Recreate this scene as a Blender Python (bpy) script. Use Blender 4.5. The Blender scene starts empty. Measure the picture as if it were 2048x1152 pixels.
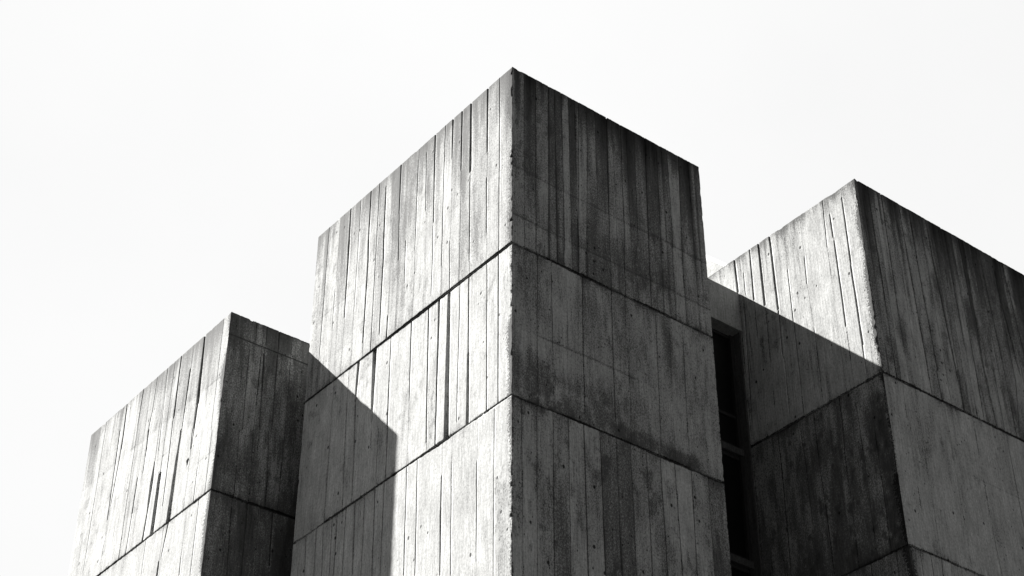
import bpy, bmesh, math
import numpy as np
from mathutils import Matrix, Vector

# ------------------------------------------------------------------ board joints read off the photo
# per wall face: (u_top, u_bottom, z_top, z_bottom, width_top_mm, width_bottom_mm)
CL = [(0.38,0.37,19.81,16.83,20,19),(0.71,0.68,19.94,16.91,9,14),(0.74,0.74,23.96,22.4,32,25),(0.75,0.74,21.8,20.54,14,9),(0.93,0.91,15.93,14.13,5,8),(1.22,1.21,18.21,16.85,38,45),(1.24,1.22,19.85,18.21,24,23),(1.26,1.24,22.18,20.22,13,9),(1.27,1.26,23.98,22.26,32,41),(1.5,1.52,19.8,16.96,11,7),(1.56,1.55,23.95,22.49,26,13),(1.64,1.59,16.22,14.14,6,5),(1.83,1.81,19.86,16.88,46,80),(1.85,1.85,23.97,23.0,37,16),(1.86,1.82,21.03,19.94,9,8),(1.91,1.88,15.47,14.25,29,22),(1.91,1.91,16.11,15.47,12,26),(2.13,2.13,19.83,16.91,38,18),(2.4,2.4,21.36,20.1,11,8),(2.41,2.39,21.72,20.9,10,10),(2.44,2.4,23.86,21.76,34,20),(2.46,2.4,19.85,16.98,22,15),(2.64,2.59,16.77,14.53,9,13),(2.72,2.68,23.72,22.24,9,8),(2.96,2.92,16.58,14.66,9,13),(3.0,2.97,19.82,18.11,23,10),(3.31,3.3,21.91,20.87,14,10),(3.59,3.54,22.72,21.57,11,10),(3.6,3.58,23.92,22.71,25,18),(3.65,3.63,18.89,16.88,20,26),(3.65,3.63,19.73,17.4,10,19),(3.65,3.64,16.75,14.94,16,15),(3.81,3.82,20.41,19.98,21,34),(3.93,3.93,17.57,16.98,13,13),(3.94,3.9,16.82,15.04,29,31),(4.09,4.07,22.38,20.12,25,17),(4.11,4.07,23.74,21.88,22,29),(4.19,4.17,19.82,18.23,78,34),(4.26,4.25,16.75,15.18,20,19),(4.58,4.53,16.82,15.28,34,36),(4.65,4.63,22.71,20.23,34,18),(4.66,4.62,23.85,22.21,19,30),(4.73,4.71,19.88,17.91,46,24),(4.77,4.69,18.96,16.93,28,20),(4.87,4.86,16.7,15.41,20,23),(5.07,5.0,19.07,17.0,14,17),(5.15,5.15,16.82,15.53,17,17),(5.32,5.29,16.58,15.58,17,17),(5.39,5.37,23.16,21.2,39,23),(5.4,5.38,23.93,22.65,24,35),(5.59,5.6,19.71,17.08,15,18),(5.62,5.55,16.74,15.68,14,14),(5.85,5.82,16.73,15.79,21,24),(6.2,6.15,16.81,15.92,18,18)]
CR = [(0.19,0.21,16.71,13.58,4,6),(0.51,0.49,16.7,13.67,6,8),(0.56,0.53,23.99,20.02,7,11),(0.56,0.54,19.86,18.5,9,7),(0.85,0.83,16.7,13.77,9,12),(0.87,0.82,23.98,19.87,10,9),(0.87,0.87,19.57,17.93,16,11),(1.18,1.16,20.47,19.9,12,12),(1.18,1.16,23.97,20.03,17,14),(1.19,1.17,16.69,13.87,9,12),(1.21,1.19,19.17,17.98,5,4),(1.51,1.5,20.63,19.93,12,12),(1.52,1.53,16.69,13.98,15,21),(1.55,1.55,17.76,17.17,7,7),(1.58,1.55,19.77,17.98,14,11),(1.61,1.49,24.02,20.18,13,9),(1.79,1.69,22.84,20.27,7,7),(1.87,1.89,16.69,14.09,16,21),(2.23,2.24,16.68,14.2,11,15),(2.25,2.23,19.63,17.07,10,16),(2.32,2.27,23.94,21.16,29,17),(2.55,2.56,16.68,14.3,10,13),(2.57,2.57,19.73,19.21,12,7),(2.6,2.57,17.69,16.84,9,9),(2.64,2.61,21.16,19.93,15,15),(2.67,2.6,23.94,20.69,18,12),(2.91,2.91,16.68,14.41,15,20),(2.98,2.93,21.32,20.0,10,10),(3.02,2.89,24.04,20.82,11,6),(3.23,3.26,16.67,14.51,13,18),(3.25,3.22,21.45,19.95,21,18),(3.3,3.24,23.96,20.98,24,26),(3.31,3.27,19.64,16.98,13,14),(3.57,3.54,21.6,19.96,13,13),(3.57,3.59,16.67,14.61,8,11),(3.59,3.55,23.97,21.12,14,16),(3.64,3.6,19.14,18.34,8,7),(3.88,3.84,21.74,19.95,13,13),(3.88,3.85,23.93,21.52,19,16),(3.95,3.93,16.66,14.72,5,7),(3.97,3.93,19.52,17.48,8,12),(4.19,4.1,23.91,21.38,7,7),(4.35,4.34,16.66,14.84,9,12),(4.44,4.44,23.94,22.64,17,7)]
LL = [(0.24,0.29,19.11,19.14,2,2),(0.66,0.66,18.46,17.74,9,13),(0.9,0.88,16.76,16.25,10,25),(0.98,1.03,20.07,19.07,31,22),(1.05,0.98,21.71,20.07,37,53),(1.09,1.06,19.52,19.07,27,18),(1.13,1.12,18.88,18.72,66,22),(1.51,1.57,21.18,19.74,23,32),(1.59,1.62,19.76,19.18,32,45),(1.6,1.74,17.56,16.99,13,11),(1.62,1.63,19.18,17.71,50,99),(1.82,1.82,16.92,16.62,35,44),(2.01,1.98,19.87,18.2,12,20),(2.02,1.99,20.2,19.48,14,14),(2.02,2.0,21.7,20.22,29,37),(2.3,2.31,19.1,17.69,74,91),(2.61,2.5,21.68,19.72,15,12),(2.62,2.63,19.49,18.97,24,75),(2.63,2.64,18.97,18.34,70,37),(2.64,2.69,18.34,17.74,33,42),(3.05,3.1,21.6,20.79,12,20),(3.07,3.1,20.93,20.0,25,39),(3.13,3.11,20.49,19.45,44,19),(3.33,3.35,19.46,18.61,20,34),(3.35,3.39,18.58,17.77,14,12),(3.66,3.7,21.65,20.88,13,13),(4.36,4.47,20.95,19.27,21,15),(4.41,4.37,21.59,20.59,26,36),(4.58,4.53,21.18,18.96,26,20)]
LR = [(0.46,0.49,19.17,18.53,9,9),(0.46,0.52,17.58,16.07,11,10),(0.49,0.53,21.06,19.2,11,11),(0.6,0.61,21.73,21.31,14,9),(0.77,0.82,19.29,17.95,4,4),(0.8,0.83,17.56,16.19,15,12),(0.83,0.9,21.09,19.34,18,9),(0.84,0.85,21.68,21.31,9,7),(1.06,1.1,17.48,16.25,6,6),(1.11,1.18,19.42,18.44,9,9),(1.13,1.15,21.69,21.29,14,9),(1.14,1.18,21.22,19.45,11,13),(1.37,1.39,17.48,16.73,15,13),(1.45,1.46,21.13,20.48,6,6)]
RL = [(0.37,0.38,20.16,19.54,14,9),(0.38,0.38,22.07,20.16,24,28),(0.38,0.39,17.18,16.39,9,9),(0.38,0.39,23.77,22.07,13,22),(0.72,0.71,22.89,20.77,20,19),(0.73,0.71,18.94,17.97,6,6),(0.74,0.73,23.57,22.96,20,23),(0.88,0.92,23.85,22.84,6,6),(1.11,1.15,18.98,18.17,14,9),(1.51,1.52,21.18,19.9,6,10),(1.54,1.56,22.96,22.28,10,8),(1.79,1.75,17.95,16.43,12,12),(2.02,2.03,22.91,21.38,8,13),(2.03,2.03,21.38,19.86,13,10),(2.17,2.12,19.1,18.1,8,7),(2.38,2.4,20.9,19.58,7,6),(2.39,2.42,22.06,20.96,27,13),(2.42,2.39,23.91,22.09,33,35),(2.74,2.76,22.3,21.05,14,8),(2.75,2.74,23.96,22.39,34,36),(2.75,2.79,18.84,16.43,8,7),(3.01,3.03,23.92,22.69,20,25),(3.25,3.25,23.53,22.96,11,14),(3.33,3.42,22.63,19.9,11,11),(3.48,3.46,23.95,23.13,29,37)]
RR = [(0.38,0.39,23.72,21.49,11,8),(0.54,0.51,19.26,18.73,6,6),(0.54,0.51,21.74,19.39,9,12),(0.79,0.75,23.83,20.91,23,25),(0.87,0.84,15.75,15.43,14,14),(0.89,0.87,18.18,17.56,7,6),(1.11,1.1,15.75,15.5,14,14),(1.32,1.39,23.47,19.74,27,35),(1.39,1.4,19.96,19.39,31,31),(1.63,1.66,22.77,20.05,20,22),(1.7,1.68,20.08,19.44,19,19),(2.15,2.3,23.01,20.1,24,39),(2.34,2.32,20.34,19.44,33,26),(2.53,2.53,22.82,21.45,21,13),(2.54,2.58,17.01,15.96,8,12),(2.93,2.91,20.58,19.49,17,13),(3.16,3.19,23.87,22.01,11,14),(3.23,3.3,20.7,19.43,34,33),(3.31,3.25,23.79,20.48,25,37),(3.54,3.53,20.82,19.47,17,17),(3.83,3.91,23.69,21.18,15,18),(4.21,4.45,23.67,21.04,37,39),(4.25,4.02,20.84,19.57,18,17),(4.62,4.75,23.77,21.75,26,26)]


C = bpy.context.scene.collection

# ------------------------------------------------------------------ value noise
_G = np.random.RandomState(11).rand(257, 257)
def vn(u, z, seed=0):
    rs = np.random.RandomState(seed + 5)
    ox, oz = rs.rand(2) * 200
    a = np.asarray(u) + ox; b = np.asarray(z) + oz
    ia = np.floor(a).astype(int); ib = np.floor(b).astype(int)
    fa = a - ia; fb = b - ib
    fa = fa*fa*(3-2*fa); fb = fb*fb*(3-2*fb)
    g = lambda i, j: _G[i % 257, j % 257]
    return (g(ia, ib)*(1-fa)+g(ia+1, ib)*fa)*(1-fb) + (g(ia, ib+1)*(1-fa)+g(ia+1, ib+1)*fa)*fb
def fbm(u, z, seed=0, oct=4):
    t = 0; a = .5; s = 0
    for k in range(oct):
        t = t + a*vn(u*2**k, z*2**k, seed + 17*k); s += a; a *= .55
    return t/s
def sst(a, b, x):
    t = np.clip((x-a)/(b-a), 0, 1); return t*t*(3-2*t)

# ------------------------------------------------------------------ materials
def nodes(m):
    m.use_nodes = True
    nt = m.node_tree; nt.nodes.clear()
    return nt, nt.nodes.new, nt.links.new
def concrete(name, attr=True, alb=.5, pit=1.0):
    m = bpy.data.materials.new(name)
    nt, N, L = nodes(m)
    out = N('ShaderNodeOutputMaterial'); bs = N('ShaderNodeBsdfPrincipled')
    L(bs.outputs[0], out.inputs[0])
    bs.inputs['Roughness'].default_value = .88; bs.inputs['Specular IOR Level'].default_value = .2
    tc = N('ShaderNodeTexCoord')
    def mapped(s):
        mp = N('ShaderNodeMapping'); mp.inputs['Scale'].default_value = s
        L(tc.outputs['Object'], mp.inputs[0]); return mp.outputs[0]
    def noise(s, scale=1, det=4, rough=.6):
        n = N('ShaderNodeTexNoise'); n.inputs['Scale'].default_value = scale
        n.inputs['Detail'].default_value = det; n.inputs['Roughness'].default_value = rough
        L(mapped(s), n.inputs[0]); return n.outputs[0]
    def mrange(x, a, b, c, d, smooth=False):
        r = N('ShaderNodeMapRange'); r.clamp = True
        if smooth: r.interpolation_type = 'SMOOTHSTEP'
        for i, v in enumerate((a, b, c, d)): r.inputs[i+1].default_value = v
        L(x, r.inputs[0]); return r.outputs[0]
    def math_(op, a, b):
        n = N('ShaderNodeMath'); n.operation = op
        for i, v in enumerate((a, b)):
            if isinstance(v, (int, float)): n.inputs[i].default_value = v
            else: L(v, n.inputs[i])
        return n.outputs[0]
    grain = noise((34, 34, 1.6), 1, 3, .65)          # board grain printed in the concrete
    mott = noise((3.2, 3.2, 1.5), 1, 5, .62)         # cloudy mottling
    speck = noise((26, 26, 18), 1, 3, .7)            # pores and dust
    fine = noise((75, 75, 45), 1, 2, .6)
    v = math_('MULTIPLY', mrange(grain, .3, .7, .74, 1.17), mrange(mott, .3, .7, .80, 1.12))
    v = math_('MULTIPLY', v, mrange(speck, .30, .58, .66, 1.06))
    v = math_('MULTIPLY', v, mrange(fine, .3, .7, .9, 1.1))
    # short dark runs along the boards
    dash = noise((42, 42, 3.2), 1, 4, .6)
    v = math_('MULTIPLY', v, mrange(dash, .60, .70, 1, .5))
    # air holes: sparse, drawn out vertically
    def holes(s, thr, keep, seedoff):
        vo = N('ShaderNodeTexVoronoi'); vo.inputs['Scale'].default_value = 1
        mp = N('ShaderNodeMapping'); mp.inputs['Scale'].default_value = s; mp.inputs['Location'].default_value = (seedoff,)*3
        L(tc.outputs['Object'], mp.inputs[0]); L(mp.outputs[0], vo.inputs[0])
        d = mrange(vo.outputs['Distance'], thr*.6, thr, 1, 0, True)
        sp = N('ShaderNodeSeparateColor'); L(vo.outputs['Color'], sp.inputs[0])
        k = math_('GREATER_THAN', sp.outputs[0], keep)
        return math_('MULTIPLY', d, k)
    h = math_('MAXIMUM', holes((3.0, 3.0, 2.2), .10, .55, 1.7), holes((4.6, 4.6, 3.0), .12, .72, 3.3))
    h = math_('MAXIMUM', h, holes((12, 12, 7), .17, .80, 7.1))
    h = math_('MULTIPLY', h, pit)
    v = math_('MULTIPLY', v, mrange(h, 0, 1, 1, .12))
    if attr:
        at = N('ShaderNodeAttribute'); at.attribute_name = 'weathering_and_shade'
        wf = at.outputs['Fac']
        v = math_('MULTIPLY', v, math_('POWER', wf, .62))
        # stained areas break up into a stipple of dark pores rather than an even wash
        st = noise((46, 46, 26), 1, 4, .72)
        k = math_('ADD', st, math_('MULTIPLY', math_('SUBTRACT', math_('MINIMUM', wf, 1.0), 1.0), .42))
        v = math_('MULTIPLY', v, mrange(k, .27, .42, .40, 1.0, True))
        at2 = N('ShaderNodeAttribute'); at2.attribute_name = 'spalling'
        # crumbled arrises: gritty dark spots where the edges have broken away
        g1 = noise((30, 30, 24), 1, 3, .75)
        g2 = math_('ADD', g1, math_('MULTIPLY', at2.outputs['Fac'], .62))
        v = math_('MULTIPLY', v, mrange(g2, .78, .86, 1, .16))
    v = math_('MULTIPLY', v, alb)
    cc = N('ShaderNodeCombineColor')
    L(v, cc.inputs[0]); L(math_('MULTIPLY', v, 1.012), cc.inputs[1]); L(v, cc.inputs[2])
    L(cc.outputs[0], bs.inputs['Base Color'])
    hgt = math_('ADD', math_('MULTIPLY', grain, .35), math_('ADD', math_('MULTIPLY', speck, .45), math_('MULTIPLY', h, -1.6)))
    bp = N('ShaderNodeBump'); bp.inputs['Strength'].default_value = .55; bp.inputs['Distance'].default_value = .006
    L(hgt, bp.inputs['Height']); L(bp.outputs[0], bs.inputs['Normal'])
    return m
def plain(name, col, rough=.6, metal=0, var=.15, sc=6):
    m = bpy.data.materials.new(name)
    nt, N, L = nodes(m)
    out = N('ShaderNodeOutputMaterial'); bs = N('ShaderNodeBsdfPrincipled'); L(bs.outputs[0], out.inputs[0])
    n = N('ShaderNodeTexNoise'); n.inputs['Scale'].default_value = sc; n.inputs['Detail'].default_value = 5
    tc = N('ShaderNodeTexCoord'); L(tc.outputs['Object'], n.inputs[0])
    r = N('ShaderNodeMapRange'); r.inputs[1].default_value = .3; r.inputs[2].default_value = .7
    r.inputs[3].default_value = col*(1-var); r.inputs[4].default_value = col*(1+var); L(n.outputs[0], r.inputs[0])
    cc = N('ShaderNodeCombineColor')
    for i in range(3): L(r.outputs[0], cc.inputs[i])
    L(cc.outputs[0], bs.inputs['Base Color'])
    bs.inputs['Roughness'].default_value = rough; bs.inputs['Metallic'].default_value = metal
    return m
M_wall = concrete('board_marked_concrete', True, .50)
M_cast = concrete('smooth_cast_concrete', False, .30, .6)
M_slab = concrete('dark_concrete', False, .075, .4)  # much darker concrete for slab edges, side pier and slot fill
M_pale = concrete('pale_render', False, .55, .5)
M_cope = plain('zinc_coping', .12, .5, 0, .2, 8)
M_roof = plain('roof_gravel', .10, .95, 0, .3, 20)
M_metal = plain('dark_window_metal', .014, .6, 0, .2, 9)
M_glass = plain('dark_glass', .005, .3, 0, .2, 3)
M_glass.node_tree.nodes['Principled BSDF'].inputs['Specular IOR Level'].default_value = .25
M_ground = plain('paving', .026, .9, 0, .3, 1.2)

# ------------------------------------------------------------------ mesh helpers
def link(name, me, mat, parent=None):
    o = bpy.data.objects.new(name, me); C.objects.link(o)
    me.materials.append(mat)
    if parent: o.parent = parent
    return o
def boxes(name, bl, mat, parent=None, bev=.006):
    bm = bmesh.new()
    for (x0, x1, y0, y1, z0, z1) in bl:
        r = bmesh.ops.create_cube(bm, size=1)
        for v in r['verts']:
            v.co = Vector(((x0+x1)/2+v.co.x*(x1-x0), (y0+y1)/2+v.co.y*(y1-y0), (z0+z1)/2+v.co.z*(z1-z0)))
    if bev:
        bmesh.ops.bevel(bm, geom=bm.edges[:], offset=bev, segments=2, affect='EDGES', profile=.6)
    bmesh.ops.recalc_face_normals(bm, faces=bm.faces[:])
    me = bpy.data.meshes.new(name); bm.to_mesh(me); bm.free()
    return link(name, me, mat, parent)

# ------------------------------------------------------------------ a lift of board-marked concrete
def lanes_for(tab, z0, z1, W, rs, fill=.30):
    """cluster the joints of one lift into lanes; every lane is one board joint with its segments"""
    segs = []
    for (ua, ub, za, zb, wa, wb) in tab:
        zm = (za+zb)/2
        if zm > z1 or zm < z0 or ua < .06 or ub < .06 or ua > W-.06 or ub > W-.06: continue
        if z1-za < .22: za = z1
        if zb-z0 < .16: zb = z0
        segs.append([min(za, z1), max(zb, z0), ua, ub, wa/1000, wb/1000])
    segs.sort(key=lambda s: (s[2]+s[3])/2)
    lanes = []
    for s in segs:
        c = (s[2]+s[3])/2
        if lanes and c - lanes[-1]['c'] < .045:
            lanes[-1]['s'].append(s)
        else: lanes.append({'c': c, 's': [s], 'f': 0})
    # faint extra board joints where the gap is wide
    cs = [0]+[l['c'] for l in lanes]+[W]
    for a, b in zip(cs[:-1], cs[1:]):
        n = int((b-a)/fill)
        for k in range(n):
            c = a+(b-a)*(k+1)/(n+1)+rs.uniform(-.02, .02)
            if c < .08 or c > W-.08: continue
            t = z1-(z1-z0)*max(0, rs.uniform(-.5, .5)); e = z0+(z1-z0)*max(0, rs.uniform(-.5, .5))
            w = rs.uniform(.003, .007)
            lanes.append({'c': c, 's': [[t, e, c, c, w, w]], 'f': 1})
    lanes.sort(key=lambda l: l['c'])
    return lanes
def lane_eval(l, z, seed):
    w = np.zeros_like(z); c = np.full_like(z, np.nan)
    ss = sorted(l['s'], key=lambda s: -s[0])
    pz = []; pc = []
    for (za, zb, ua, ub, wa, wb) in ss:
        t = np.clip((za-z)/max(za-zb, 1e-3), 0, 1)
        ins = (z <= za+1e-6) & (z >= zb-1e-6)
        w = np.where(ins, np.maximum(w, wa+(wb-wa)*t), w)
        pz += [za, zb]; pc += [ua, ub]
    o = np.argsort(pz); c = np.interp(z, np.array(pz)[o], np.array(pc)[o])
    c = c + .006*(vn(z*1.3, 0*z, seed)-.5) + .003*(vn(z*7, 0*z, seed+1)-.5)
    w = w*(1+.62*sst(.025, .05, w))*(.7+.3*sst(.008, .018, w))
    w = w*(1+(.76*vn(z*9, 0*z, seed+2)-.38)*np.clip(.012/np.maximum(w, .001), .12, 1))
    return c, w

def side_grid(key, tab, W, rowz, z0, z1, seed, spec, fine):
    """returns U, Z, IN, tone, spall arrays (rows x cols) for one side of a lift"""
    rs = np.random.RandomState(seed)
    rows = rowz[:, None]
    lanes = lanes_for(tab, z0, z1, W, rs, spec.get('fill', .30)) if fine else []
    cols = []      # each: (array of u per row, array of depth per row, lane flag)
    kind = []
    R = len(rowz)
    edge = [0, .008, .018, .032, .05]
    for e in edge: cols.append(np.full(R, e)); kind.append(0)
    prev = np.full(R, .05)
    deps = [np.zeros(R) for _ in edge]
    bid = [0]*len(edge); b = 0
    step = spec['du'] if fine else .6
    def fillto(nxt):
        gap = float(np.mean(nxt-prev)); n = max(0, int(round(gap/step))-1)
        for k in range(n):
            cols.append(prev+(nxt-prev)*(k+1)/(n+1)); kind.append(0); deps.append(np.zeros(R)); bid.append(b)
    for i, l in enumerate(lanes):
        c, w = lane_eval(l, rowz, seed*31+i*7)
        w = np.maximum(w, .0006); c = np.maximum(c, prev+w/2+.004)
        c = np.minimum(c, W-.07-w/2)
        d = np.where(w > .0015, np.clip(w*1.6, .004, .14), 0)
        a = c-w/2; e = c+w/2
        fillto(a-.0025)
        for arr, dd, k in ((a-.0025, 0, 0), (a, 1, 1), (e, 1, 1), (e+.0025, 0, 0)):
            if arr is e: b += 1
            cols.append(arr); kind.append(k); deps.append(d*dd); bid.append(b)
        prev = e+.0025
    fillto(np.full(R, W-.05))
    for e in edge[::-1]: cols.append(np.full(R, W-e)); kind.append(0); deps.append(np.zeros(R)); bid.append(b)
    U = np.array(cols).T; D = np.array(deps).T; K = np.array(kind)[None, :]*np.ones((R, 1)); B = np.array(bid)
    Z = rows*np.ones_like(U)
    nb = b+1
    # board relief
    bo = spec.get('step', 1.)
    off = rs.uniform(-.0032, .0032, nb)[B][None, :]*bo; tilt = rs.uniform(-.012, .012, nb)[B][None, :]*bo
    cu = np.zeros(nb)
    for k in range(nb):
        cu[k] = U[R//2, B == k].mean()
    rel = off+tilt*(U-cu[B][None, :]) + .0038*(fbm(U*1.3, Z*.8, seed+3, 3)-.5) + .003*(fbm(U*9, Z*5, seed+4, 3)-.5)
    fade = sst(0, .07, U)*sst(0, .07, W-U)
    IN = D + rel*fade*spec.get('relief', 1)
    # ------------- colour: batches, board prints, rain streaks, grime, painted shade in grooves and recessed faces
    bt = 1+spec['board']*rs.uniform(-1, 1, nb)[B][None, :]
    bt2 = 1+spec['board']*.6*(vn(B[None, :]*7.3+0*Z, Z*.9, seed+9)-.5)*2
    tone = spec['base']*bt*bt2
    tone = tone*(1-spec['mott']*(1-sst(.25, .62, fbm(U*2.6, Z*.75, seed+20, 5))))
    tone = tone*(1-.6*spec['mott']*(1-sst(.2, .5, fbm(U*9, Z*1.3, seed+21, 4))))
    tone = tone*(1-spec.get('blotch', .25)*sst(.56, .74, fbm(U*8, Z*4.6, seed+22, 5))*sst(.4, .6, fbm(U*1.2, Z*1.2, seed+23, 2)))
    tone = tone*(1-.25*spec['mott']*sst(.55, .7, fbm(U*14, Z*.9, seed+24, 3)))
    if spec.get('streak'):
        A = spec['streak']; ln = spec['slen']
        dz = z1-Z
        wob = U+.03*(fbm(U*0+Z*1.2, Z*0, seed+30, 2)-.5)
        for f, am, q in ((5.5, 1.0, 31), (14, .75, 32), (2.2, .6, 33)):
            n = vn(wob*f, Z*0+.5, seed+q); n2 = vn(wob*f*.8, Z*0+3.5, seed+q+5)
            Lg = ln*(.15+1.6*n2**2)
            s = sst(.38, .85, n)*am*A*np.exp(-(dz/Lg)**1.3)
            s = s*(.75+.5*fbm(U*20, Z*2.5, seed+q+9, 2))
            tone = tone*(1-np.clip(s, 0, .85))
        lb = (.1+1.8*rs.rand(nb)**2)*ln; ab = rs.rand(nb)**1.4
        tone = tone*(1-.75*A*ab[B][None, :]*np.exp(-(dz/(lb[B][None, :]*(.7+.6*vn(U*16, 0*Z, seed+42))))**1.5))
        tone = tone*(1-.62*A*np.exp(-dz/(.05+.22*vn(U*7, Z*0, seed+40)))*(.6+.6*vn(U*25, Z*6, seed+41)))
    tone = tone*(1-spec.get('grain', .12)*sst(.48, .72, fbm(U*19, Z*1.0, seed+64, 4))*sst(.3, .6, fbm(U*1.5, Z*.8, seed+65, 3)))
    for (zp, st, q) in spec.get('pour', []):
        zl = zp+.05*(vn(U*1.2, 0*Z, seed+61)-.5)+.012*(vn(U*9, 0*Z, seed+62)-.5)
        pr = sst(.35, .65, vn(U*.9, 0*Z, seed+63))
        tone = tone*(1-q*pr*np.exp(-((Z-zl)/.018)**2))*(1-st*sst(-.02, .02, Z-zl)*np.exp(-np.maximum(Z-zl, 0)/.6))
    # grime along the joints, patchy
    jn = sst(.35, .75, fbm(U*1.7, Z*0+seed, seed+50, 3))
    if not spec.get('streak'):
        dz = z1-Z; tone = tone*(1-spec['joint']*jn*np.exp(-dz/.12)*(.5+vn(U*18, Z*9, seed+51)))
    dzb = Z-z0
    tone = tone*(1-spec['joint']*.8*(1-jn)*np.exp(-dzb/.14)*(.4+vn(U*18, Z*9, seed+52)))
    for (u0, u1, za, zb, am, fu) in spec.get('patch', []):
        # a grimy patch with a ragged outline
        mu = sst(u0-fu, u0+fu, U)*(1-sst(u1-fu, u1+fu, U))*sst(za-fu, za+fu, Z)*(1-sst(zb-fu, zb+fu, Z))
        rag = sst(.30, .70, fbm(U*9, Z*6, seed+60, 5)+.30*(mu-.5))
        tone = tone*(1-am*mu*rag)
    # stains that have leaked down one side of a board joint
    for i, l in enumerate(lanes):
        c, w = lane_eval(l, rowz, seed*31+i*7); c = c[:, None]
        q = rs.uniform(0, 1); wd = rs.uniform(.012, .05); sg = rs.choice([-1, 1])
        d = (U-c)*sg
        m = np.where(d > 0, np.exp(-(d/wd)**1.4), np.exp(-(d/.012)**2))*sst(.3, .7, vn(Z*.8, 0*Z+i, seed+44))
        tone = tone*(1-spec.get('leak', .3)*q*m)
    tone = np.where(K > 0, tone*.07, tone)  # grooves painted near black: dirt plus deep shade put into the colour
    # spalling weight: near arrises and joints
    sp = np.exp(-U/.15)*spec.get('spl', 1) + .6*np.exp(-(W-U)/.03)
    sp = sp*(.35+.9*vn(Z*1.5, 0*U, seed+70)*1.2)
    jj = np.exp(-(z1-Z)/.035)+np.exp(-(Z-z0)/.035)
    sp = np.maximum(sp, jj*(.2+.9*vn(U*1.4, Z*0, seed+71)))
    near = np.zeros_like(U)
    for i, l in enumerate(lanes):
        if l['f']: continue
        c, w = lane_eval(l, rowz, seed*31+i*7)
        near = np.maximum(near, np.exp(-np.abs(U-c[:, None])/.012)*sst(.45, .8, vn(rows*2.3, 0*rows+i*3.7, seed+72))*.8)
    sp = np.clip(np.maximum(sp, near), 0, 1.2)
    return U, Z, IN, tone, sp

def chipf(t, seed, k=1.0):
    k = k*.9
    n = vn(t*11, 0*t, seed); m = vn(t*33, 0*t, seed+1); l = vn(t*1.1, 0*t, seed+2)
    return .004 + k*(.055*sst(.60, .95, n) + .022*sst(.55, .9, m))*(.12+1.9*l*l)

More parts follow.
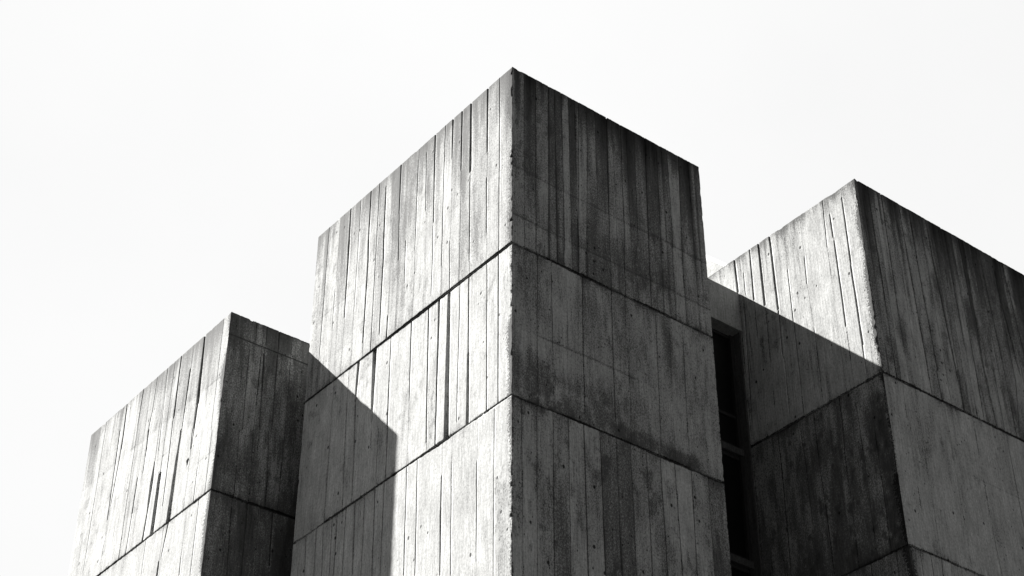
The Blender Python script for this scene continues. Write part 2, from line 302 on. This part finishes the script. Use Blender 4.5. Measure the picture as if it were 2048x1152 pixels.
def tower(name, label, x0, y0, W, Dp, joints, specs, tabs, seed, hl=(), jw=None, group=None, chip=1.0):
    """joints: z of top, joint, joint ... 0. specs[side][lift]"""
    root = bpy.data.objects.new(name, None); C.objects.link(root)
    root.location = (x0, y0, 0)
    root['label'] = label; root['category'] = 'concrete tower'
    if group: root['group'] = group
    nv = 14.0
    for li in range(len(joints)-1):
        z1, z0 = joints[li], joints[li+1]
        fine = z1 > 14.6
        dz = .027 if fine else .6
        n = max(2, int(round((z1-z0)/dz)))
        zz = np.linspace(z0, z1, n+1)
        if z0 < nv and fine:      # below the frame: coarser rows
            lo = np.linspace(z0, nv, max(2, int((nv-z0)/.3)+1)); hi = np.linspace(nv, z1, int((z1-nv)/dz)+1)
            zz = np.concatenate([lo[:-1], hi])
        ex = [z0+e for e in (.006, .014, .024, .04)]+[z1-e for e in (.006, .014, .024, .04)]
        for h in hl:
            if z0 < h < z1: ex += [h-.009, h-.006, h+.006, h+.009]
        zz = np.array([z for z in zz if all(abs(z-e) > .004 for e in ex)]+ex); zz.sort()
        V = []; F = []; T = []; S = []; base = 0
        top = li == 0
        for side in 'LRBF':
            Wd = W if side in 'LF' else Dp
            spec = specs.get(side, specs['R'])[min(li, len(specs.get(side, specs['R']))-1)]
            sf = fine and side in 'LR'
            sd = seed*100+li*10+'LRBF'.index(side)
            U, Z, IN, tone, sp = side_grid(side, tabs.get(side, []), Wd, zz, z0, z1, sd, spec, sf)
            # joint lips: ragged edge, then back into the groove
            J = np.zeros_like(U)
            jt = jw[side][li] if jw and side in jw else (.010, .010)     # (at z1, at z0) half widths
            fd = sst(0, .08, U)*sst(0, .08, Wd-U)
            def lip(w, q):
                ww = w(U) if callable(w) else w
                return ww*(1+.25*fd*(vn(U*3, 0*U, sd+q)-.5)) + fd*.011*sst(.5, .9, vn(U*16, 0*U, sd+q+1)) + fd*.006*sst(.5, .9, vn(U*41, 0*U, sd+q+2))
            gt = lip(jt[0], 80) if not top else .006*fd*vn(U*6, 0*U, sd+83)+.028*fd*sst(.72, .95, vn(U*7, 0*U, sd+84))+.008*fd*sst(.5,.9,vn(U*30, 0*U, sd+85))
            gb = lip(jt[1], 90)
            Z2 = Z - gt*np.exp(-(z1-Z)/.06) + gb*np.exp(-(Z-z0)/.06)
            for h in hl:
                if side == 'R' and z0 < h < z1:
                    IN = IN+np.where(np.abs(Z-h) < .007, .012, 0); tone = tone*np.where(np.abs(Z-h) < .02, .55, 1)
            # small chamfer at lips
            IN2 = IN + .006*np.exp(-(z1-Z)/.006) + .006*np.exp(-(Z-z0)/.006)*(1 if z0 > 0 else 0)
            # corner chips
            cid = {'L': (0, 1), 'R': (0, 2), 'B': (1, 3), 'F': (2, 3)}[side]
            for end in (0, 1):
                c = chipf(zz, seed*7+cid[end]*3, ((1 if cid[end] == 0 else .30)*chip) if fine else .3)[:, None]
                u = U if end == 0 else Wd-U
                inn = np.where(u < c, (c-u)/2, 0); un = np.where(u < c, (c+u)/2, u)
                IN2 = IN2+inn; U = un if end == 0 else Wd-un
            lipc = .006*np.exp(-(z1-Z)/.006) + .006*np.exp(-(Z-z0)/.006)*(1 if z0 > 0 else 0)
            U = lipc+U*(Wd-2*lipc)/Wd
            # extra rows: into the joint / over the parapet
            def extra(U0, In, zval):
                return (In+U0*(Wd-2*In)/Wd, np.full_like(U0, In), np.full_like(U0, zval))
            rowsU = [U[i] for i in range(len(zz))]; rowsI = [IN2[i] for i in range(len(zz))]; rowsZ = [Z2[i] for i in range(len(zz))]
            tt = [tone[i] for i in range(len(zz))]; ss = [sp[i] for i in range(len(zz))]
            Ub = U[0]; Ut = U[-1]
            if z0 > 0:
                for zv in (float(np.mean(Z2[0])), z0):
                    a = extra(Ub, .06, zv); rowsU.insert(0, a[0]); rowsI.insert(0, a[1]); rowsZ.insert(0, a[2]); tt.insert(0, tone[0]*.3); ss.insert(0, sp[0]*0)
                rowsZ[1] = Z2[0].copy()
                rowsZ[0] = np.full_like(Ub, z0)
            if top:
                for zv in (z1, z1-.4):
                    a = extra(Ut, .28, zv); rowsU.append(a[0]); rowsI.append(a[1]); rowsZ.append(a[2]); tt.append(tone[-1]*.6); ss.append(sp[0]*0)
            else:
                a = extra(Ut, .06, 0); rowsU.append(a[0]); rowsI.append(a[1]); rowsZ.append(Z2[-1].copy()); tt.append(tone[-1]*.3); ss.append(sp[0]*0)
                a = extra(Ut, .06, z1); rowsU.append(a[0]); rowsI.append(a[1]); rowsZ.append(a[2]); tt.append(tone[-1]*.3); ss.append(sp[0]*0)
            UU = np.array(rowsU); II = np.array(rowsI); ZZ = np.array(rowsZ); TT = np.array(tt); SS = np.array(ss)
            if side == 'L': X, Y = II, UU
            if side == 'R': X, Y = UU, II
            if side == 'B': X, Y = UU, W-II
            if side == 'F': X, Y = Dp-II, UU
            r, c = UU.shape
            V.append(np.stack([X, Y, ZZ], -1).reshape(-1, 3)); T.append(TT.ravel()); S.append(SS.ravel())
            idx = np.arange(r*c).reshape(r, c)+base
            q = np.stack([idx[:-1, :-1], idx[:-1, 1:], idx[1:, 1:], idx[1:, :-1]], -1).reshape(-1, 4)
            if side in 'LB': q = q[:, ::-1]
            F.append(q); base += r*c
        V = np.concatenate(V); F = np.concatenate(F); T = np.concatenate(T); S = np.concatenate(S)
        me = bpy.data.meshes.new('wall_lift')
        me.vertices.add(len(V)); me.vertices.foreach_set('co', V.astype(np.float32).ravel())
        me.loops.add(F.size); me.loops.foreach_set('vertex_index', F.astype(np.int32).ravel())
        me.polygons.add(len(F)); me.polygons.foreach_set('loop_start', np.arange(0, F.size, 4, dtype=np.int32))
        me.update(calc_edges=True)
        a = me.attributes.new('weathering_and_shade', 'FLOAT', 'POINT'); a.data.foreach_set('value', T.astype(np.float32))  # stains and dirt, plus shade painted into grooves and recessed sides
        a = me.attributes.new('spalling', 'FLOAT', 'POINT'); a.data.foreach_set('value', S.astype(np.float32))
        link('wall_lift', me, M_wall, root)
    zt = joints[0]
    boxes('roof_slab', [(.27, Dp-.27, .27, W-.27, zt-.55, zt-.30)], M_roof, root, 0)
    return root

def sp(base=1, board=.10, mott=.22, streak=0, slen=1.0, joint=.5, **k):
    d = dict(base=base, board=board, mott=mott, streak=streak, slen=slen, joint=joint, du=.026); d.update(k); return d

# ------------------------------------------------------------------ the three towers
jC = [24.00, 19.87, 16.77, 13.15, 10.57, 7.47, 4.37, 0]
jL = [21.79, 17.70, 14.60, 11.50, 8.40, 5.30, 0]
jR = [24.03, 19.36, 15.77, 12.20, 8.60, 5.00, 0]
thickC = lambda U: .024*(1-sst(2.5, 5.5, U))+.015
thickC2 = lambda U: .009+.022*np.exp(-((U-2.05)/.42)**2)
tC = tower('concrete_tower', 'tallest middle concrete tower, long black slits in its bright face, dark streaks below its top',
    0, 0, 6.65, 4.75, jC,
    {'L': [sp(1.03, .12, .20, .62, 1.7, .5, grain=.30, pour=[(21.7, .10, .5), (20.5, .06, .3)], fill=.55, step=.55, leak=.45), sp(1.16, .06, .12, 0, 1, .35, grain=.25, blotch=.3, fill=1.3, step=.5), sp(1.22, .05, .18, 0, 1, .4, pour=[(15.1, .06, .3)], blotch=.15, fill=.8, step=.35, patch=[(0, .55, 13.3, 15.6, .4, .25)])],
     'F': [sp(.4)], 'R': [sp(.94, .17, .27, .95, 1.5, .5, pour=[(21.6, .08, .3), (20.5, .12, .35)], spl=.5, leak=.6, patch=[(1.2, 3.8, 19.9, 21.2, .15, .4)]), sp(.92, .06, .30, 0, 1, .7, pour=[(18.15, .1, .4)], spl=.5, blotch=.22, leak=.3, fill=.9, step=.6, patch=[(0, 2.4, 16.6, 17.75, .33, .4), (2.2, 4.2, 16.6, 17.1, .4, .15)]), sp(.90, .32, .28, 0, 1, .6, spl=.5, blotch=.3, leak=.5, fill=.5)]},
    {'L': CL, 'R': CR}, 1,
    jw={'L': [(0, thickC), (thickC, thickC2), (thickC2, .01)]+[(.01, .01)]*5, 'R': [(0, .017), (.017, .012), (.012, .01)]+[(.01, .01)]*5})
tL = tower('concrete_tower', 'lowest concrete tower, leftmost, with a fine level joint below the top of its shaded face',
    -1.49, 7.3, 6.13, 6.0, jL,
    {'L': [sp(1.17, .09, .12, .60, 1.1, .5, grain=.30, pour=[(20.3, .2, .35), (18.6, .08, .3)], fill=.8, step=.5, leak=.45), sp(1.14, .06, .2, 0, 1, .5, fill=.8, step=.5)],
     'R': [sp(.74, .08, .45, .45, .7, .7, spl=.3, fill=.7), sp(.58, .10, .50, 0, 1, .8, spl=.3, fill=.6)],  # side facing the slot toned down, recess shade put into its base colour
     'F': [sp(.6)]},
    {'L': LL, 'R': LR}, 2, hl=(21.25,),
    jw={'L': [(0, .018), (.018, .01)]+[(.01, .01)]*5, 'R': [(0, .008), (.008, .01)]+[(.01, .01)]*5}, chip=.35)
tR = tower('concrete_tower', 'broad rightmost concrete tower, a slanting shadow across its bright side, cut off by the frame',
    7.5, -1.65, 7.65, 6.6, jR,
    {'L': [sp(1.12, .05, .14, .45, .6, .6, grain=.3, fill=.9, step=.35, leak=.4), sp(.72, .10, .5, 0, 1, .8, blotch=.5, fill=.7, patch=[(0, .4, 15.7, 19, .6, .2)]), sp(.7, .1, .3)],  # second lift darkened: slot shade put into its base colour, plus corner grime
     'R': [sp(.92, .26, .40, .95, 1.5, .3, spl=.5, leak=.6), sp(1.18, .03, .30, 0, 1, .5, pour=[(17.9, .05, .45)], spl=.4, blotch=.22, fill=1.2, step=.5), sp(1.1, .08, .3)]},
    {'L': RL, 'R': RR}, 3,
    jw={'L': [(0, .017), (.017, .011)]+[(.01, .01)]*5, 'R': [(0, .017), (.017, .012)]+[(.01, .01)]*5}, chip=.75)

# roof housing with sloping parapet on the right tower
def prism(name, prof, xa, xb, mat, parent):
    bm = bmesh.new()
    a = [bm.verts.new((xa, y, z)) for y, z in prof]; b = [bm.verts.new((xb, y, z)) for y, z in prof]
    bm.faces.new(a); bm.faces.new(b[::-1])
    n = len(prof)
    for i in range(n): bm.faces.new((a[i], b[i], b[(i+1) % n], a[(i+1) % n]))
    bmesh.ops.recalc_face_normals(bm, faces=bm.faces[:])
    bmesh.ops.bevel(bm, geom=bm.edges[:], offset=.008, segments=2, affect='EDGES')
    me = bpy.data.meshes.new(name); bm.to_mesh(me); bm.free()
    return link(name, me, mat, parent)
def loc(y, z): return (y+1.65, z)
hs = prism('roof_housing', [loc(2.05, 23.70), loc(2.05, 24.00), loc(3.66, 25.60), loc(4.6, 26.5), loc(5.7, 26.5), loc(5.7, 23.70)], 1.0, 4.2, M_pale, tR)
prism('coping', [loc(2.00, 24.03), loc(3.66, 25.70), loc(4.6, 26.61), loc(5.74, 26.61), loc(5.74, 26.505), loc(4.61, 26.505), loc(2.06, 24.003)], .97, 4.23, M_cope, hs)

# ------------------------------------------------------------------ glazed bay in the slot between the middle and the right tower
bay = bpy.data.objects.new('connecting_bay', None); C.objects.link(bay); bay.location = (4.75, 1.79, 0)
bay['label'] = 'narrow recessed bay of black windows under a concrete beam, between middle and right towers'
bay['category'] = 'building bay'
XW = 2.744
boxes('lintel', [(.01, XW, 0, .42, 22.12, 23.10)], M_cast, bay, .01)
boxes('roof_slab', [(.01, XW, .43, 3.6, 22.7, 22.98)], M_roof, bay, 0)
boxes('back_wall', [(.01, XW, 3.3, 3.6, 0, 22.69)], M_cast, bay, 0)
floors = [22.12, 19.20, 16.72, 13.6, 10.4, 7.2, 4.0, .0]
for i in range(len(floors)-1):
    zt, zb = floors[i], floors[i+1]
    if i > 0:
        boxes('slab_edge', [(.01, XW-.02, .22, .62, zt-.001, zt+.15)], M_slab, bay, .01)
        zt -= .01
    zb2 = zb+.155
    wd = boxes('window', [(.03, .10, .28, .36, zb2, zt-.01), (XW-.13, XW-.05, .24, .36, zb2, zt-.01),
                     (.101, XW-.131, .28, .36, zt-.09, zt-.012), (.101, XW-.131, .28, .36, zb2+.002, zb2+.06)], M_metal, bay, .004)
    if i == 0:
        boxes('transom', [(.101, XW-.131, .27, .355, 20.06, 20.13)], M_metal, wd, .004)
    boxes('pane', [(.09, XW-.12, .31, .325, zb2+.05, zt-.08)], M_glass, wd, 0)
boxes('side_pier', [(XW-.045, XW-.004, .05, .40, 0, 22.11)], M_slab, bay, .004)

lw = boxes('slot_light_blocker', [(1.3, 4.4, 6.66, 7.29, 0, 21.3)], M_slab, tC, .01)  # unseen block added to keep light out of the slot between towers

# ------------------------------------------------------------------ ground
bm = bmesh.new()
bmesh.ops.create_grid(bm, x_segments=8, y_segments=8, size=1500)
me = bpy.data.meshes.new('ground'); bm.to_mesh(me); bm.free()
g = link('ground', me, M_ground); g.location = (0, 0, -.004); g['kind'] = 'structure'

# ------------------------------------------------------------------ light
S = Vector((-.37, 1.0, 1.055)).normalized()
el = math.asin(S.z)
sun = bpy.data.lights.new('sun', 'SUN'); sun.energy = 5; sun.angle = math.radians(.5); sun.color = (1, .985, .96)
so = bpy.data.objects.new('sun', sun); C.objects.link(so)
so.rotation_euler = S.to_track_quat('Z', 'Y').to_euler(); so.location = (0, 0, 60)

w = bpy.data.worlds.new('World'); bpy.context.scene.world = w; w.use_nodes = True
nt = w.node_tree; nt.nodes.clear(); N = nt.nodes.new; L = nt.links.new
wo = N('ShaderNodeOutputWorld'); bg = N('ShaderNodeBackground'); L(bg.outputs[0], wo.inputs[0])
bg.inputs['Strength'].default_value = .05
sk = N('ShaderNodeTexSky'); sk.sky_type = 'NISHITA'; sk.sun_disc = False
sk.sun_elevation = el; sk.sun_rotation = math.atan2(S.x, S.y)
sk.dust_density = 0; sk.air_density = .30
# black-and-white photograph: the sky reads through a red filter, white cloud ahead
sep = N('ShaderNodeSeparateColor'); L(sk.outputs[0], sep.inputs[0])
tc = N('ShaderNodeTexCoord')
vd = N('ShaderNodeVectorMath'); vd.operation = 'DOT_PRODUCT'; L(tc.outputs['Generated'], vd.inputs[0])
az = math.radians(54); ee = math.radians(38)
vd.inputs[1].default_value = (math.cos(az)*math.cos(ee), math.sin(az)*math.cos(ee), math.sin(ee))
nz = N('ShaderNodeTexNoise'); nz.inputs['Scale'].default_value = 2.2; nz.inputs['Detail'].default_value = 6; L(tc.outputs['Generated'], nz.inputs[0])
ad = N('ShaderNodeMath'); ad.operation = 'MULTIPLY_ADD'; L(nz.outputs[0], ad.inputs[0]); ad.inputs[1].default_value = .35; L(vd.outputs['Value'], ad.inputs[2])
mr = N('ShaderNodeMapRange'); mr.interpolation_type = 'SMOOTHSTEP'; L(ad.outputs[0], mr.inputs[0])
mr.inputs[1].default_value = .78; mr.inputs[2].default_value = 1.0; mr.inputs[3].default_value = 0; mr.inputs[4].default_value = 1
cl = N('ShaderNodeMapRange'); L(nz.outputs[0], cl.inputs[0]); cl.inputs[1].default_value = .3; cl.inputs[2].default_value = .7
CL0, CL1 = (4.8,5.2)
cl.inputs[3].default_value = CL0; cl.inputs[4].default_value = CL1
mx = N('ShaderNodeMix'); mx.data_type = 'FLOAT'
L(mr.outputs[0], mx.inputs[0]); L(sep.outputs[0], mx.inputs[2]); L(cl.outputs[0], mx.inputs[3])
cb = N('ShaderNodeCombineColor')
for i in range(3): L(mx.outputs[0], cb.inputs[i])
L(cb.outputs[0], bg.inputs['Color'])

# ------------------------------------------------------------------ camera
cam = bpy.data.cameras.new('camera'); co = bpy.data.objects.new('camera', cam); C.objects.link(co)
cam.lens = 61.2607; cam.sensor_width = 36; cam.clip_end = 5000; cam.clip_start = .1
r = Vector((7.87611826e-01, -6.16171659e-01, 3.12820719e-04)); u = Vector((-3.60414904e-01, -4.60282843e-01, 8.11320406e-01)); f = Vector((4.99768655e-01, 6.39118292e-01, 5.84601660e-01))
mt = Matrix((r, u, -f)).transposed().to_4x4(); mt.translation = Vector((-14.78702746, -18.90353985, 1.6))
co.matrix_world = mt
sc = bpy.context.scene; sc.camera = co
sc.view_settings.view_transform = 'Standard'; sc.view_settings.look = 'None'; sc.view_settings.gamma = 1
sc.view_settings.exposure = 1.94
